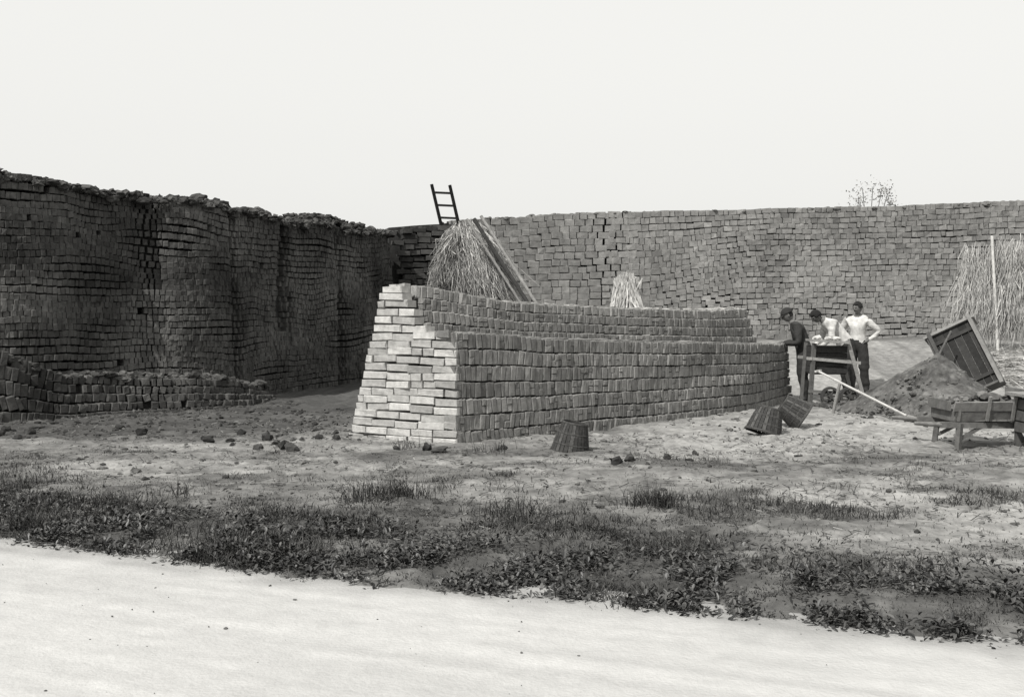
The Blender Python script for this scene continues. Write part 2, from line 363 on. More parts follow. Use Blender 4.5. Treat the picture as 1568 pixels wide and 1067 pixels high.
# ================= GRASS =================
def blades(name,x,y,h,w,tint,mat,r,bend=.5):
    n=len(x); a=r.uniform(0,6.28,n); b=r.uniform(0,6.28,n); lean=h*r.uniform(.05,bend,n)
    z=gz(x,y)-.01; dx,dy=np.cos(a)*lean,np.sin(a)*lean; wx,wy=np.cos(b)*w/2,np.sin(b)*w/2
    def p(t,k): return np.stack([x+dx*t*t+wx*k,y+dy*t*t+wy*k,z+h*(t-.25*t*t*lean/h)],1)
    V=np.stack([p(0,-1),p(0,1),p(.55,.8),p(.55,-.8),p(1,.12),p(1,-.12)],1).reshape(-1,3)
    i=np.arange(n)[:,None]*6; F=np.concatenate([i+np.array([0,1,2,3]),i+np.array([3,2,4,5])]) 
    return make_mesh(name,V,F,np.repeat(tint,6),mat)
r=np.random.default_rng(9)
n=420000; x=r.uniform(-7.5,6.5,n); t=r.uniform(-.1,7.5,n)*r.random(n)**.4; y=edgeY(x)+t/.92
g=grassmask(x,y); cl=np.clip(.55+1.9*fbm(x*5,y*6,2,95),0,1)
k=(r.random(n)<(g*cl*.75+.03))&(y<13)&(np.abs(x)/np.maximum(y,1)<.6)
x,y=x[k],y[k]
hh=(.025+.055*r.random(len(x)))*(.5+1.5*ss(-.1,.35,fbm(x*1.7,y*1.7,3,97)))*np.interp(y,[5,8,9.5,13],[.9,1.05,.8,.5])
tn=np.clip(.32+1.1*fbm(x*2.6,y*2.6,3,98)+r.normal(0,.22,len(x)),0,1)
blades('grass',x,y,hh,.004+.005*r.random(len(x)),tn,M_grass,r,1.3)
tx_=[];ty_=[]
for (cx,cy,rad,nn) in [(-1.15,8.9,.25,260),(-.9,9.1,.2,200),(1.1,8.8,.16,220),(-.05,8.1,.25,130),(.35,7.9,.2,90),(-3.2,8.9,.25,110),(-2.9,9.3,.2,60),(1.2,8.7,.1,130),(-1.2,12.35,.15,60),(-.2,12.0,.2,50),(-2.3,7.6,.3,110),(-3.6,8.0,.2,70),(.1,8.4,.15,80),(1.6,8.4,.3,90),(-4.3,9.3,.3,90)]:
    tx_.append(r.normal(cx,rad*.6,nn)); ty_.append(r.normal(cy,rad*.5,nn))
x=np.concatenate(tx_);y=np.concatenate(ty_)
blades('grass_tuft',x,y,r.uniform(.08,.22,len(x)),.006+0*x,np.clip(r.normal(.25,.25,len(x)),0,1),M_grass,r,1.0)
def litter(name,n,xr,yr,w,mat,lo,hi,ln=.05):
    x=r.uniform(*xr,n); y=r.uniform(*yr,n); k=(tdist(x,y)>.15)&(fbm(x*1.5,y*2,2,64)>-.05); x,y=x[k],y[k]; m=len(x); a=r.uniform(0,6.28,m); l=ln*r.uniform(.4,1.5,m)
    z=gz(x,y)+.008+r.uniform(0,.012,m); dx,dy=np.cos(a)*l,np.sin(a)*l; px,py=-np.sin(a)*w/2,np.cos(a)*w/2; e=r.normal(0,.2,m)*l
    V=np.stack([np.stack([x-dx-px,y-dy-py,z-e],1),np.stack([x-dx+px,y-dy+py,z-e+.003],1),np.stack([x+dx+px,y+dy+py,z+e+.003],1),np.stack([x+dx-px,y+dy-py,z+e],1)],1).reshape(-1,3)
    make_mesh(name,V,np.arange(m*4).reshape(m,4),np.repeat(r.uniform(lo,hi,m),4),mat)
litter('straw_litter',3500,(-7,7),(7,16),.005,M_straw,0,.4,.03)
litter('dead_stalks',9000,(-7,7),(7,14),.008,M_grass,0,.5,.035)
def leaves(name,x,y,zoff,L_,W_,tint,mat,r):
    n=len(x); a=r.uniform(0,6.28,n); el=r.uniform(-.1,1.1,n); z=gz(x,y)+zoff
    dx,dy,dz=np.cos(a)*np.cos(el),np.sin(a)*np.cos(el),np.sin(el); px,py=-np.sin(a),np.cos(a)
    def p(t,k,dr=0): return np.stack([x+dx*L_*t+px*W_*k,y+dy*L_*t+py*W_*k,z+dz*L_*t-dr*L_],1)
    V=np.stack([p(0,0),p(.4,.5,-.03),p(.75,.4,.05),p(1,0,.18),p(.75,-.4,.05),p(.4,-.5,-.03)],1).reshape(-1,3)
    i=np.arange(n)[:,None]*6; F=np.concatenate([i+np.array([0,1,2,3]),i+np.array([0,3,4,5])])
    return make_mesh(name,V,F,np.repeat(tint,6),mat)
n=100000; x=r.uniform(-6,5.5,n); t=np.abs(r.normal(.2,.65,n))-.07; y=edgeY(x)+t/.92
cl=fbm(x*3,y*3,2,99); k=(r.random(n)<ss(-.16,.12,cl)*ss(-.1,.1,t)*np.interp(x,[-6,-1,3],[.45,.75,1])*np.maximum(grassmask(x,y),.5*(t<.3)))
x,y=x[k],y[k]
leaves('broadleaf_weeds',x,y,r.uniform(0,.05,len(x)),r.uniform(.02,.065,len(x)),r.uniform(.010,.028,len(x)),np.clip(r.normal(.35,.35,len(x)),0,1),M_leaf,r)

# ================= STRAW =================
def straws(acc,p0,p1,w,tint,r,sagk=.04):
    n=len(p0); m=(p0+p1)/2; ln=np.linalg.norm(p1-p0,axis=1); m=m+r.normal(0,1,(n,3))*(ln*sagk)[:,None]
    sd=r.normal(0,1,(n,3)); sd[:,1]*=.4; sd/=np.linalg.norm(sd,axis=1)[:,None]; sd=sd*(w/2)[:,None]
    V=np.stack([p0-sd,p0+sd,m+sd,m-sd,p1+sd*.5,p1-sd*.5],1).reshape(-1,3)
    i=np.arange(n)[:,None]*6; F=np.concatenate([i+np.array([0,1,2,3]),i+np.array([3,2,4,5])])
    acc.add(V,F,np.repeat(tint,6))
def rod(acc,a,b,r0,r1,t=.5,n=8):
    a=Vector(a);b=Vector(b);d=(b-a).normalized(); u=d.orthogonal().normalized(); v=d.cross(u); V=[]
    for c,rr in ((a,r0),(b,r1)):
        for i in range(n):
            g=2*math.pi*i/n; V.append((c+(u*math.cos(g)+v*math.sin(g))*rr)[:])
    F=[[i,(i+1)%n,n+(i+1)%n,n+i] for i in range(n)]
    for o in (0,n):
        for i in range(1,n-2,2): F.append([o,o+i,o+i+1,o+i+2])
    acc.add(np.array(V),F,np.full(len(V),t))
def box(acc,c,size,rot=(0,0,0),t=.5,M=None):
    R=Matrix.Rotation(rot[2],4,'Z')@Matrix.Rotation(rot[1],4,'Y')@Matrix.Rotation(rot[0],4,'X')
    T=Matrix.Translation(c)@R
    if M: T=M@T
    sx,sy,sz=size; bm=bmesh.new(); bmesh.ops.create_cube(bm,size=1)
    for v in bm.verts: v.co=Vector((v.co.x*sx,v.co.y*sy,v.co.z*sz))
    V=np.array([(T@v.co)[:] for v in bm.verts]); F=[[v.index for v in f.verts] for f in bm.faces]; bm.free()
    acc.add(V,F,np.full(8,t))
def beam(acc,a,b,w,h,t=.5,up=(0,0,1)):
    a=Vector(a);b=Vector(b);d=(b-a).normalized(); u=Vector(up); s=d.cross(u)
    if s.length<1e-3: s=d.cross(Vector((0,1,0)))
    s.normalize(); u=s.cross(d); V=[]
    for c in (a,b):
        for i,j in ((-1,-1),(1,-1),(1,1),(-1,1)): V.append((c+s*(w/2*i)+u*(h/2*j))[:])
    acc.add(np.array(V),[[0,1,2,3],[4,7,6,5],[0,4,5,1],[1,5,6,2],[2,6,7,3],[3,7,4,0]],np.full(8,t))

sh=empty('straw_lean_to'); r=np.random.default_rng(12)
acc=Acc(); n=4800
q=r.random(n)
p0=np.stack([-1.42+q*.60+r.normal(0,.05,n),25.9-.2*q+r.normal(0,.06,n),3.40+.26*np.sin(.3+q*1.5)+r.normal(0,.06,n)],1)
ex=np.interp(q,[0,.3,.6,1],[-1.55,-1.05,-.45,.26])+r.normal(0,.12,n); ez=np.interp(q,[0,.3,.6,1],[2.75,2.0,1.75,1.6])+r.normal(0,.2,n)
p1=np.stack([ex,25.3-.3*q+r.normal(0,.15,n),ez],1)
fr=r.uniform(0,.6,n)[:,None]; fe=fr+r.uniform(.3,.55,n)[:,None]
a_=p0+(p1-p0)*fr; b_=p0+(p1-p0)*np.minimum(fe,1.03)+r.normal(0,.11,(n,3))
straws(acc,a_,b_,r.uniform(.008,.02,n),np.clip(r.normal(.45,.25,n)+1.1*fbm(q*9,fr[:,0]*3,2,4),0,1),r,.10)
n=1700; q=r.random(n); c=np.stack([-1.3-q*.38+r.normal(0,.06,n),25.45+r.normal(0,.1,n),3.45-q*.95+r.normal(0,.06,n)],1); d=np.stack([.05-.33*r.random(n),-.1+0*q,-.55+.4*r.random(n)],1)
straws(acc,c,c+d,r.uniform(.008,.018,n),np.clip(r.normal(.45,.3,n),0,1),r,.15)
acc.make('straw',M_straw,sh)
acc=Acc()
rod(acc,(-.70,24.8,3.72),(1.70,24.0,-.1),.035,.04,.9); rod(acc,(-.86,24.85,3.66),(1.54,24.1,-.1),.045,.045,.0); rod(acc,(-1.02,24.9,3.66),(1.38,24.15,-.1),.028,.028,.8); rod(acc,(-1.1,25.9,3.6),(-1.25,25.9,-.1),.05,.05,.3)
acc.make('poles',M_wood,sh)

# ladder
lad=Acc(); w=Vector((.44,0,-.02)); dn=Vector((.22,0,-1)).normalized()
pa=Vector((-1.95,26.75,4.65)); pb=pa+dn*4.6+Vector((0,1.3,0))
rod(lad,pa,pb,.04,.045,.05); rod(lad,pa+w,pb+w,.04,.045,.05)
for i in range(15):
    c=pa.lerp(pb,(.2+.31*i)/4.7); beam(lad,c,c+w,.05,.05,.02)
M_dark=mat_tint('dark_tarred_wood',.012,.12,nscale=14)
lad.make('ladder',M_dark)

# pale straw sheaf by back wall
acc=Acc(); n=2600; q=r.random(n)
p0=np.stack([2.85+r.normal(0,.10,n),27.35+r.normal(0,.06,n),2.36+r.normal(0,.06,n)],1)
p1=np.stack([2.85+(q-.5)*.95,26.95+r.normal(0,.12,n),1.0+r.normal(0,.2,n)],1)
straws(acc,p0,p1,r.uniform(.02,.045,n),np.clip(r.normal(.7,.15,n),0,1),r,.03)
n=700;q=r.random(n); p2=np.stack([2.85+(q-.5)*1.2,26.85+r.normal(0,.12,n),0*q+.1],1); p1b=np.stack([2.85+(q-.5)*.95,26.95+r.normal(0,.1,n),1.4+0*q],1)
straws(acc,p1b,p2,r.uniform(.015,.03,n),np.clip(r.normal(.5,.2,n),0,1),r,.03)
acc.make('straw_sheaf',M_straw)

# straw screens right
scn=empty('straw_screen'); acc=Acc(); n=11000
q=r.random(n); fx=9.75+q*3.1
top=3.10+.45*fbm(fx*2,fx*0,3,7)+r.normal(0,.10,n); bot=.75+r.uniform(-.1,.5,n)
l0=r.uniform(0,.7,n); l1=np.minimum(1,l0+r.uniform(.15,.35,n))
lx=.5*fbm(fx*1.2,fx*0,2,8)
T0=np.stack([fx+.15+lx+r.normal(0,.06,n),23.9+r.normal(0,.08,n),top],1); B0=np.stack([fx-.2+r.normal(0,.2,n),23.3+r.normal(0,.1,n),bot],1)
straws(acc,T0+(B0-T0)*l0[:,None],T0+(B0-T0)*l1[:,None]+r.normal(0,.06,(n,3)),r.uniform(.008,.020,n),np.clip(r.normal(.55,.16,n)+.3*fbm(fx*4,l0*4,2,3),0,1),r,.07)
n=2600; x=r.uniform(9.4,12.8,n); y=r.uniform(21.6,23.4,n); z=gz(x,y)+.05+.3*np.exp(-((y-23.2)/.5)**2)*r.random(n)
d=r.normal(0,.3,(n,3)); d[:,2]*=.25; c=np.stack([x,y,z],1); straws(acc,c-d,c+d,r.uniform(.008,.02,n),np.clip(r.normal(.8,.2,n),0,1),r,.05)
acc.make('straw',M_straw,scn)
acc=Acc()
for a,l in ((10.25,.1),(12.4,.1)): rod(acc,(a,23.1,.4),(a+l,23.75,3.2),.035,.03,.8)
rod(acc,(9.7,24.0,2.3),(12.9,24.0,2.35),.03,.03,.8); rod(acc,(9.6,23.6,1.3),(12.9,23.6,1.35),.03,.03,.8)
M_pale=mat_tint('pale_wood',.2,.5,nscale=10,namt=.25)
acc.make('poles',M_pale,scn)

# ================= EARTH MOUND =================
def mound(name,cx,cy,rx_,ry_,h,tintv,mat,seed,p=1.0):
    A=np.linspace(0,2*np.pi,201)[:-1]; R=np.linspace(0,1.25,90); AA,RR=np.meshgrid(A,R)
    x=cx+RR*np.cos(AA)*rx_*(1+.15*np.sin(AA*3+seed)); y=cy+RR*np.sin(AA)*ry_
    z=gz(x,y)+h*np.clip(1-RR**p,0,1)**1.1*(1+.2*fbm(x*3,y*3,3,seed))+.04*fbm(x*6,y*6,3,seed)*(RR<1)+.03*fbm(x*20,y*20,2,seed)*(RR>.1)-.06*ss(.95,1.2,RR)
    i=np.arange(AA.size).reshape(AA.shape); j=np.roll(i,-1,1); F=np.stack([i[:-1],j[:-1],j[1:],i[1:]],-1).reshape(-1,4)
    return make_mesh(name,np.stack([x,y,z],-1).reshape(-1,3),F,np.clip(tintv+.9*fbm(x*6,y*6,3,seed+1).ravel()+.4*fbm(x*20,y*20,2,seed+2).ravel(),0,1),mat,smooth=True)
M_mound=mat_tint('loose_earth',.03,.17,nscale=12,bump=1.0,bscale=30)
mo=empty('earth_mound')
m_=mound('heap',6.55,16.9,1.3,1.5,.92,.5,M_mound,6,1.0); m_.parent=mo
acc=Acc(); n=900; a=r.uniform(0,6.28,n); rr=np.sqrt(r.random(n))*1.15; x=6.55+1.3*rr*np.cos(a); y=16.9+1.5*rr*np.sin(a)
z=gz(x,y)+.92*np.clip(1-rr,0,1)**1.1*.97+.01
clods(acc,np.stack([x,y,z],1),np.minimum(.008+r.exponential(.012,n),.06),r.uniform(.2,1,n),r,lo=True)
acc.make('lumps',M_clod,mo)

# ================= BASKETS =================
def basket(name,loc,h,r0,r1,rot):
    acc=Acc(); n=26
    for i in range(n):
        a=2*math.pi*i/n; da=2*math.pi/n*.43
        V=[]
        for z,rr in ((0,r1),(h*.5,(r0+r1)/2*1.03),(h,r0)):
            for s_ in (-1,1):
                for q in (0,.012): V.append([(rr+q)*math.cos(a+s_*da),(rr+q)*math.sin(a+s_*da),z])
        F=[]
        for l in (0,4): F+= [[l+1,l+3,l+7,l+5],[l,l+4,l+6,l+2],[l,l+1,l+5,l+4],[l+2,l+6,l+7,l+3]]
        acc.add(np.array(V),F,np.full(12,.3+.5*(i%3==0)*rng.random()))
    for z,rr,th in ((.015,r1,.018),(h*.33,r1+(r0-r1)*.33+.004,.010),(h*.66,r1+(r0-r1)*.66+.004,.010),(h-.01,r0,.016)):
        m=32;k=6;V=[];F=[]
        for i in range(m):
            a=2*math.pi*i/m
            for j in range(k):
                b=2*math.pi*j/k; V.append([(rr+.01+th*.6*math.cos(b))*math.cos(a),(rr+.01+th*.6*math.cos(b))*math.sin(a),z+th*math.sin(b)])
        for i in range(m):
            for j in range(k): F.append([i*k+j,((i+1)%m)*k+j,((i+1)%m)*k+(j+1)%k,i*k+(j+1)%k])
        acc.add(np.array(V),F,np.full(len(V),.45))
    V=[];F=[]
    for i in range(24):
        a=2*math.pi*i/24; V.append([r0*math.cos(a),r0*math.sin(a),h-.02])
    V.append([0,0,h-.02])
    for i in range(0,24,2): F.append([24,i,(i+1)%24,(i+2)%24])
    acc.add(np.array(V),F,np.full(25,.1))
    ob=acc.make(name,M_basket); ob.location=loc; ob.rotation_euler=rot
M_basket=mat_tint('wicker',.012,.12,nscale=30)
basket('wicker_basket',(.64,12.2,.0),.36,.13,.21,(0.08,.16,.3))
basket('wicker_basket',(3.14,13.7,.06),.33,.14,.22,(-.10,.32,.1))
basket('wicker_basket',(3.88,14.55,.17),.34,.13,.21,(-.35,-.95,.2))

# ================= WHEELBARROW (front right) =================
def wheel(acc,c,R,th,t=.3,spokes=8):
    m=32;V=[];F=[]
    for i in range(m):
        a=2*math.pi*i/m
        for rr,yy in ((R,-th/2),(R,th/2),(R-.045,th/2),(R-.045,-th/2)): V.append([c[0]+rr*math.cos(a),c[1]+yy,c[2]+rr*math.sin(a)])
    for i in range(m):
        for j in range(4): F.append([i*4+j,((i+1)%m)*4+j,((i+1)%m)*4+(j+1)%4,i*4+(j+1)%4])
    acc.add(np.array(V),F,np.full(len(V),t))
    for i in range(spokes):
        a=2*math.pi*i/spokes; rod(acc,c,(c[0]+(R-.03)*math.cos(a),c[1],c[2]+(R-.03)*math.sin(a)),.018,.014,t)
    rod(acc,(c[0],c[1]-.09,c[2]),(c[0],c[1]+.09,c[2]),.04,.04,t)
def barrow(name,x0,y0,sc=1.0,yaw=0.):
    root=empty(name,(x0,y0,0)); root.rotation_euler=(0,0,yaw); root.scale=(sc,sc,sc); acc=Acc()
    for s_ in (-1,1):
        rod(acc,(0,s_*.33,.31),(.30,s_*.31,.29),.02,.028,.5)
        beam(acc,(.28,s_*.31,.29),(1.72,s_*.10,.25),.05,.065,.35)
        beam(acc,(.52,s_*.29,.30),(.49,s_*.31,.0),.055,.055,.25)
        beam(acc,(.52,s_*.27,.12),(.80,s_*.24,.27),.03,.035,.3)
        for j in range(2): beam(acc,(.46-.03*j,s_*(.30+.05*j),.375+.115*j),(1.16+.06*j,s_*(.24+.05*j),.375+.115*j),.02,.108,.45+.2*j,up=(0,s_*.4,1))
        for xx in (.5,.82,1.1): beam(acc,(xx,s_*.29,.33),(xx,s_*.37,.60),.03,.03,.6)
    for i in range(6): box(acc,(.50+.125*i,0,.33),(.115,.54,.02),t=.4)
    for j in range(3): beam(acc,(1.17+.06*j,-.26,.38+.115*j),(1.17+.06*j,.26,.38+.115*j),.02,.108,.5); 
    for j in range(2): beam(acc,(.45-.04*j,-.29,.38+.115*j),(.45-.04*j,.29,.38+.115*j),.02,.108,.35)
    wheel(acc,(1.52,0,.235),.235,.06)
    acc.make('frame',M_wood,root)
    acc=Acc(); r=np.random.default_rng(2)
    clods(acc,[(r.uniform(.55,1.1),r.uniform(-.2,.2),.45+r.uniform(0,.14)) for _ in range(46)],r.uniform(.05,.1,46),r.uniform(.3,1,46),r)
    acc.make('load_of_earth',M_clod,root)
barrow('wheelbarrow',4.55,12.75,1.04,.03)
acc=Acc()
for xx in (5.78,6.34):
    for yy in (12.05,12.5): beam(acc,(xx,yy,-.05),(xx,yy,.62),.06,.06,.15)
for j in range(3):
    beam(acc,(5.78,12.015,.28+.13*j),(6.34,12.015,.28+.13*j),.02,.11,.25); beam(acc,(5.745,12.05,.28+.13*j),(5.745,12.5,.28+.13*j),.02,.11,.2)
    beam(acc,(5.78,12.535,.28+.13*j),(6.34,12.535,.28+.13*j),.02,.11,.25)
for j in range(4): box(acc,(6.04,12.08+.14*j,.655),(.78,.13,.03),t=.8)
acc.make('slatted_bench',M_wood)

# ================= TIPPED CART =================
tc=empty('tipped_cart'); acc=Acc()
Mx=Matrix.Translation((7.50,18.2,.80))@Matrix.Rotation(math.radians(-25),4,'Z')@Matrix.Rotation(math.radians(-27),4,'Y')@Matrix.Rotation(math.radians(-22),4,'X')
W_,H_,D_=.76,1.2,.3
for i in range(6): box(acc,(-W_/2+W_*(i+.5)/6,0.0,0),(W_/6-.004,.025,H_-.02),t=.04+.05*(i%2),M=Mx)
for z in (-.42,.42): box(acc,(0,-.03,z),(W_,.035,.06),t=.1,M=Mx)
for x_ in (-W_/2,W_/2): box(acc,(x_,.10,0),(.035,D_,H_),t=.45 if x_>0 else .2,M=Mx)
for x_ in (-W_/2+.05,W_/2-.02): box(acc,(x_,-.065,0),(.06,.07,H_+.12),t=.6 if x_>0 else .2,M=Mx)
box(acc,(0,.10,H_/2),(W_+.1,D_+.05,.045),t=.7,M=Mx); box(acc,(0,.10,-H_/2),(W_,D_,.035),t=.3,M=Mx)
M_dark2=mat_tint('dark_cart_wood',.012,.3,nscale=14,namt=.3)
acc.make('body',M_dark2,tc)
acc=Acc(); rod(acc,(7.2,18.0,1.26),(6.62,17.7,.35),.018,.018,.2); rod(acc,(8.1,18.3,.45),(8.5,17.6,.1),.03,.03,.6)
rod(acc,(7.35,18.7,.9),(7.2,18.9,.0),.03,.03,.3)
acc.make('prop',M_wood,tc)

# ================= HAND CART near men =================
hc=empty('brick_moulding_cart'); acc=Acc(); Y0=18.6
beam(acc,(5.0,Y0-.15,1.10),(5.6,Y0-.15,1.06),.5,.035,.8)
for j in range(4): box(acc,(5.33,Y0-.22,.60+.115*j),(.56,.025,.105),t=.06+.04*(j%2)); box(acc,(5.33,Y0+.22,.60+.115*j),(.56,.025,.105),t=.1)
for j in range(4): box(acc,(5.06,Y0,.60+.115*j),(.025,.40,.105),t=.1); box(acc,(5.60,Y0,.60+.115*j),(.025,.40,.105),t=.1)
box(acc,(5.33,Y0,.54),(.55,.42,.03),t=.1)
beam(acc,(4.92,Y0-.28,.80),(5.82,Y0-.28,.72),.04,.05,.9); beam(acc,(4.92,Y0+.28,.80),(5.82,Y0+.28,.72),.04,.05,.8)
beam(acc,(5.6,Y0-.3,1.1),(5.9,Y0-.34,.0),.05,.06,.7); beam(acc,(5.6,Y0+.3,1.1),(5.9,Y0+.34,.0),.05,.06,.6)
beam(acc,(5.05,Y0-.26,1.05),(4.98,Y0-.28,.0),.06,.06,.3); beam(acc,(5.05,Y0+.26,1.05),(4.98,Y0+.28,.0),.06,.06,.3)
beam(acc,(4.95,Y0-.29,.25),(5.9,Y0-.29,.2),.05,.05,.4)
wheel(acc,(5.3,Y0-.35,.17),.16,.05,t=.15,spokes=6); wheel(acc,(5.62,Y0-.35,.17),.16,.05,t=.15,spokes=6)
beam(acc,(5.3,Y0-.3,.17),(5.3,Y0+.3,.17),.04,.04,.2)
acc.make('frame',M_dark2,hc)
acc=Acc(); clods(acc,[(r.uniform(5.1,5.55),Y0+r.uniform(-.3,.1),1.13) for _ in range(7)],r.uniform(.04,.07,7),r.uniform(.8,1,7),r); acc.make('clay_lumps',M_pale,hc)
acc=Acc(); n=260; xs=r.uniform(4.9,6.2,n); ys=r.uniform(17.5,18.6,n); clods(acc,np.stack([xs,ys,gz(xs,ys)+.01],1),r.uniform(.015,.07,n),r.uniform(0,.6,n),r)
acc.make('earth_spill',M_clod)
acc=Acc(); rod(acc,(4.72,16.9,.66),(5.62,15.6,.10),.018,.018,.7)
d=Vector((5.62-4.72,15.6-16.9,.10-.66)).normalized(); s_=d.cross(Vector((0,0,1))).normalized(); u=s_.cross(d)
o=Vector((5.62,15.6,.10)); V=[]
for a,w in [(0,.03),(.05,.09),(.2,.10),(.30,.03)]:
    for k,dz in ((-1,.015),(0,-.01),(1,.015)): V.append((o+d*a+s_*w*k+u*dz)[:])
acc.add(np.array(V),[[i*3+j,i*3+j+1,i*3+j+4,i*3+j+3] for i in range(3) for j in range(2)],np.full(12,.1))
beam(acc,(4.66,16.84,.66),(4.78,16.96,.67),.03,.03,.7)
rod(acc,(4.95,16.55,.50),(4.9,16.75,-.02),.025,.025,.2)
acc.make('shovel',M_pale)

# ================= TREES =================
def tree(name,base,h,cr,seed,nclump,leafn,lsz,trunk_r=.12,lowc=.45):
    r=np.random.default_rng(seed); root=empty(name); acc=Acc(); lv=Acc()
    b=Vector(base); top=b+Vector((r.normal(0,.2),r.normal(0,.2),h*.55)); rod(acc,b-Vector((0,0,.2)),top,trunk_r,trunk_r*.55,.5)
    C=[]
    for i in range(nclump):
        a=r.uniform(0,6.28); e=r.uniform(0,1); rad=cr*math.sqrt(r.random())*math.sin(math.pi*(.2+.72*e))
        c=b+Vector((math.cos(a)*rad,math.sin(a)*rad,h*(lowc+(1-lowc)*e)))
        mid=b.lerp(top,min(1,.5+.5*e))
        m2=mid.lerp(c,.5)+Vector((0,0,.15)); rod(acc,mid,m2,trunk_r*.3,trunk_r*.17,.5,6); rod(acc,m2,c,trunk_r*.17,.012,.5,6); C.append(c)
    for c in C:
        sz=r.uniform(.25,.5)*cr/1.5; k=int(leafn*r.uniform(.4,1.4)); d=r.normal(0,sz*.45,(k,3)); p=np.array(c[:])+d
        a=r.normal(0,1,(k,3)); a/=np.linalg.norm(a,axis=1)[:,None]; bb=np.cross(a,r.normal(0,1,(k,3))); bb/=np.linalg.norm(bb,axis=1)[:,None]
        L2=lsz*r.uniform(.6,1.3,k)[:,None]
        V=np.stack([p-a*L2,p+bb*L2*.5,p+a*L2,p-bb*L2*.5],1).reshape(-1,3); i=np.arange(k)[:,None]*4
        lv.add(V,i+np.array([0,1,2,3]),np.repeat(np.clip(r.normal(.5,.2,k)+d[:,2]*.5,0,1),4))
    acc.make('trunk_and_limbs',M_bark,root); lv.make('leaves',M_tleaf,root)
M_tleaf=mat_tint('tree_leaf',.12,.35,bump=0,rough=.6)
tree('tree',(14.7,45,0),6.7,2.0,4,34,75,.05,.10,.55)
tree('tree',(-14.5,24,0),7.2,2.7,6,60,160,.06,.2,.4)

# ================= PEOPLE =================
def skin_mesh(verts,edges,radii,roots,sub=2):
    me=bpy.data.meshes.new('t'); me.from_pydata([tuple(v) for v in verts],edges,[]); ob=bpy.data.objects.new('t',me); scene.collection.objects.link(ob)
    ob.modifiers.new('s','SKIN')
    sd=me.skin_vertices[0].data
    for i,q in enumerate(radii): sd[i].radius=(q,q); sd[i].use_root=(i in roots)
    ss_=ob.modifiers.new('u','SUBSURF'); ss_.levels=sub; ss_.render_levels=sub
    dg=bpy.context.evaluated_depsgraph_get(); out=bpy.data.meshes.new_from_object(ob.evaluated_get(dg))
    bpy.data.objects.remove(ob); return out
def segdist(p,a,b):
    ab=b-a; t=max(0,min(1,(p-a).dot(ab)/max(ab.length_squared,1e-9))); return (p-(a+ab*t)).length
def flat(name,v,rough=.85):
    return mat_tint(name,v*.8,v*1.15,rough=rough,nscale=12,namt=.3,bump=.3,bscale=25)
M_skin=flat('skin_tone',.13,.6); M_shirt=flat('white_shirt',.5); M_trous=flat('dark_trousers',.03); M_jack=flat('dark_jacket',.035); M_shoe=flat('shoe_leather',.03,.5); M_hair=flat('dark_hair',.02); M_vest=flat('dark_waistcoat',.04)
